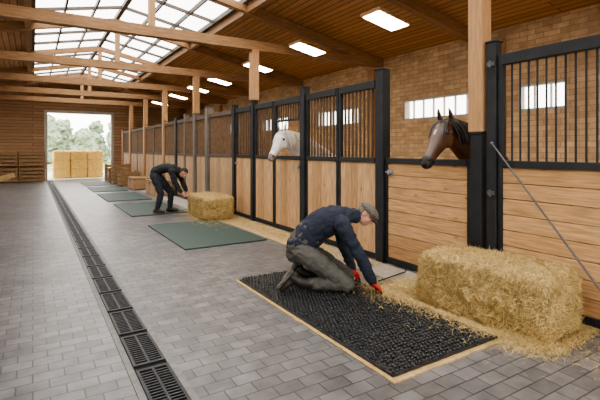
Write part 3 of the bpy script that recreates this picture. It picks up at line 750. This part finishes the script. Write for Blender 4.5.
# ------------------------------------------------------------------ horses
def horse(label, loc, rz, coat, mane, muzz, blaze=None, yaw=0):
    e = obj("horse", None, loc=loc, rz=rz, label=label, category="horse")
    def turn(me):
        for v in me.vertices:
            w = min(1, max(0, (v.co.x+.42)/.40)); w = w*w*(3-2*w)
            if w <= 0: continue
            a = yaw*w; x, y = v.co.x+.06, v.co.y
            v.co.x = x*math.cos(a)-y*math.sin(a)-.06; v.co.y = x*math.sin(a)+y*math.cos(a)
        return me
    bm = bmesh.new()
    loft(bm, [(-2.50,0,1.07,.16,.18),(-2.32,0,1.08,.26,.26),(-2.0,0,1.06,.29,.29),(-1.6,0,1.02,.31,.33),(-1.25,0,1.04,.28,.34),(-1.02,0,1.08,.22,.30)], n=24)
    loft(bm, [(-1.22,0,1.10,.20,.28),(-.92,0,1.27,.185,.28),(-.60,0,1.50,.150,.250),(-.32,0,1.68,.125,.205),(-.10,0,1.78,.102,.145),(-.0,0,1.80,.086,.09)], n=22)
    loft(bm, [(-.035,0,1.80,.088,.090),(.035,0,1.745,.112,.130),(.115,0,1.660,.102,.125),(.205,0,1.565,.078,.093),(.285,0,1.480,.067,.075),(.335,0,1.423,.073,.070),(.357,0,1.394,.063,.057)], n=20)
    for s in (-1,1):
        ell(bm, (.045,s*.074,1.665), .085,.038,.092)
        ell(bm, (.095,s*.090,1.768), .036,.027,.022)
        ell(bm, (.356,s*.046,1.428), .030,.027,.030)
        loft(bm, [(.12,s*.080,1.69,.012,.012),(.22,s*.060,1.575,.012,.012)], n=8)
        loft(bm, [(-.03,s*.056,1.86,.032,.020),(-.012,s*.074,1.93,.036,.018),(.012,s*.074,1.99,.025,.012),(.028,s*.066,2.035,.008,.006)], n=10)
        y = s*.17
        loft(bm, [(-1.15,y,.96,.10,.15),(-1.13,y,.76,.075,.095),(-1.12,y,.50,.050,.052),(-1.12,y,.44,.048,.052),(-1.12,y,.25,.032,.036),(-1.11,y,.14,.038,.042),(-1.075,y,.06,.048,.05)], n=14)
        loft(bm, [(-2.28,y,1.0,.13,.22),(-2.16,y,.82,.10,.15),(-2.30,y,.62,.06,.075),(-2.42,y,.50,.045,.06),(-2.40,y,.30,.034,.038),(-2.38,y,.15,.038,.042),(-2.34,y,.06,.048,.05)], n=14)
    ell(bm, (.318,0,1.373), .042,.044,.026)
    me = remesh(bm, "horse_body", M[coat], .010, 3)
    me.materials.append(M[muzz])
    if blaze: me.materials.append(M[blaze])
    for p in me.polygons:
        c = p.center
        t = c.x*.62 - (c.z-1.5)*.78
        if t > .235+.03*noise.noise(c*14) or (abs(c.y) > .05 and c.z < .4): p.material_index = 1
        elif blaze and abs(c.y) < .014+.012*noise.noise(c*30) and p.normal.x > .35 and p.normal.z > .1 and -.11 < t < -.04 and c.x > .05: p.material_index = 2
        elif (abs(c.y) > .085 or c.x > .10) and abs(c.y) > .08 and math.hypot(c.x-.098, (c.z-1.748)*1.1) < .030: p.material_index = 1
    obj("body", turn(me), parent=e)
    for s in (-1,1):
        bm = bmesh.new(); ell(bm, (.103,s*.104,1.746), .023,.016,.021); obj("eye", turn(to_mesh(bm, "heye", M['eye_d'], smooth=True)), parent=e)
        bm = bmesh.new(); ell(bm, (.378,s*.055,1.438), .013,.012,.020, Matrix.Rotation(.5,3,'Y')); obj("nostril", turn(to_mesh(bm, "nos", M['bay_d'], smooth=True)), parent=e)
        bm = bmesh.new(); loft(bm, [(.28,s*.064,1.415,.005),(.335,s*.060,1.380,.005),(.370,s*.036,1.362,.005)], n=6); obj("mouth_line", turn(to_mesh(bm, "mo", M['bay_d'], smooth=True)), parent=e)
        bm = bmesh.new(); ell(bm, (.016,s*.076,1.955), .013,.016,.042, Matrix.Rotation(.3,3,'Y')); obj("inner_ear", turn(to_mesh(bm, "inner", M[muzz], smooth=True)), parent=e)
        for x in (-1.06,-2.32):
            bm = bmesh.new(); cyl(bm, (x+.0,s*.17,0.03),(x-.02,s*.17,.09),.062,14,0,.05); obj("hoof", to_mesh(bm, "hoof", M['hoof']), parent=e)
    bm = bmesh.new(); rnd = random.Random(4)
    crest = [(-.98,1.56),(-.64,1.755),(-.34,1.895),(-.12,1.935),(-.02,1.91)]
    for i in range(72):
        t = i/71*(len(crest)-1.001); k = int(t); f = t-k
        x = crest[k][0]*(1-f)+crest[k+1][0]*f; z = crest[k][1]*(1-f)+crest[k+1][1]*f - .03
        sy = .085+rnd.uniform(0,.025); L = rnd.uniform(.17,.30); sd = 1 if i % 3 == 0 else -1
        if i % 2: sd = 1
        loft(bm, [(x,0,z+.02,.016,.012),(x-.005,sd*sy*.8,z-.01,.018,.010),(x-.015,sd*(sy*1.3+.025),z-L*.5,.015,.008),(x-.02+rnd.uniform(-.02,.02),sd*(sy*1.45+.035),z-L,.005,.004)], side=(1,0,0), n=6, sub=2)
    for i in range(11):
        y = (i-5)*.012
        loft(bm, [(-.03,y,1.885,.014,.012),(.045,y*1.2,1.880,.016,.011),(.118,y*1.5,1.80,.012,.009),(.170,y*1.8,1.685+.014*(i%3),.004,.003)], side=(0,1,0), n=6, sub=2)
    obj("mane", turn(to_mesh(bm, "mane", M[mane], smooth=True)), parent=e)
    bm = bmesh.new()
    loft(bm, [(-2.60,0,1.14,.04,.04),(-2.70,0,1.0,.06,.05),(-2.73,0,.75,.07,.05),(-2.70,0,.45,.03,.02)], n=12); obj("tail", to_mesh(bm, "tail", M[mane], smooth=True), parent=e)
    return e
horse("dark bay horse with small pale star looking over a stall door", (4.06,3.38,.0), math.radians(180), 'bay','bay_d','bay_d','star', math.radians(7))
horse("white horse looking out through a stall door opening", (4.03,7.20,.0), math.radians(172), 'white_h','white_m','nose_g', None, math.radians(34))

# ------------------------------------------------------------------ outside
bm = bmesh.new(); bbox(bm, -60,80,36.02,120,-.25,-.02)
obj("grass_field", to_mesh(bm, "gf", M['grass']), label="green field beyond the barn doorway", category="field")
bm = bmesh.new(); bbox(bm, -60,80,26.02,36,-.05,-.004)
obj("gravel_yard", to_mesh(bm, "gy", M['yard']), label="pale gravel yard outside the doorway", category="yard")
bm = bmesh.new(); bbox(bm, -60,80,-60,-4.25,-.25,-.02); bbox(bm, -60,-4.3,-4.2,26,-.25,-.02); bbox(bm, 8.2,80,-4.2,26,-.25,-.02)
obj("surrounding_ground", to_mesh(bm, "sg", M['yard']), label="pale gravel ground around the barn", category="ground")
rnd = random.Random(11)
for i in range(12):
    x = -5.5+i*1.75; y = 58+(3.5 if i%2 else -2); h = rnd.uniform(4.3,6.0)
    e = obj("tree", None, loc=(x,y,-.02), label="leafy broadleaf tree with haze painted into its green, across the field", category="tree", group="trees beyond the field")
    bm = bmesh.new(); cyl(bm, (0,0,0),(.1,0,h*.55),.16,10,0,.09); obj("trunk", to_mesh(bm, "trunk", M['bark']), parent=e)
    bm = bmesh.new()
    for k in range(26):
        zz = rnd.uniform(.10,.90)
        r = bmesh.ops.create_icosphere(bm, subdivisions=3, radius=rnd.uniform(.40,.75))
        sp_ = 1.4*(1.05-zz)
        bmesh.ops.translate(bm, vec=(rnd.uniform(-1,1)*sp_, rnd.uniform(-.8,.8), h*zz), verts=r['verts'])
    for v in bm.verts:
        v.co += V((noise.noise(v.co*3.3), noise.noise(v.co*3.3+V((9,0,0))), noise.noise(v.co*3.3+V((0,9,0)))))*.45
        v.co.z = max(.05, v.co.z)
    obj("crown", to_mesh(bm, "crown", M['leaf_haze']), parent=e)

# ------------------------------------------------------------------ world, camera
w = bpy.data.worlds.new("World"); C.scene.world = w; w.use_nodes = True
nt = w.node_tree; bg = nt.nodes["Background"]
tc = nt.nodes.new("ShaderNodeTexCoord"); sp = nt.nodes.new("ShaderNodeSeparateXYZ"); rp = nt.nodes.new("ShaderNodeValToRGB")
nt.links.new(tc.outputs["Generated"], sp.inputs[0]); nt.links.new(sp.outputs[2], rp.inputs[0]); nt.links.new(rp.outputs[0], bg.inputs[0])
rp.color_ramp.elements[0].color = (1,.96,.90,1); rp.color_ramp.elements[1].color = (1,.965,.93,1)
bg.inputs[1].default_value = 6.6
try: C.scene.view_settings.look = 'AgX - Medium High Contrast'
except Exception: pass

cam = bpy.data.cameras.new("Camera"); co = bpy.data.objects.new("Camera", cam); COL.objects.link(co)
cam.sensor_width = 36; cam.lens = 432*36/600; cam.shift_y = -50/600
co.location = (0,0,1.55); co.rotation_euler = (math.radians(90), 0, math.radians(-31.75))
C.scene.camera = co
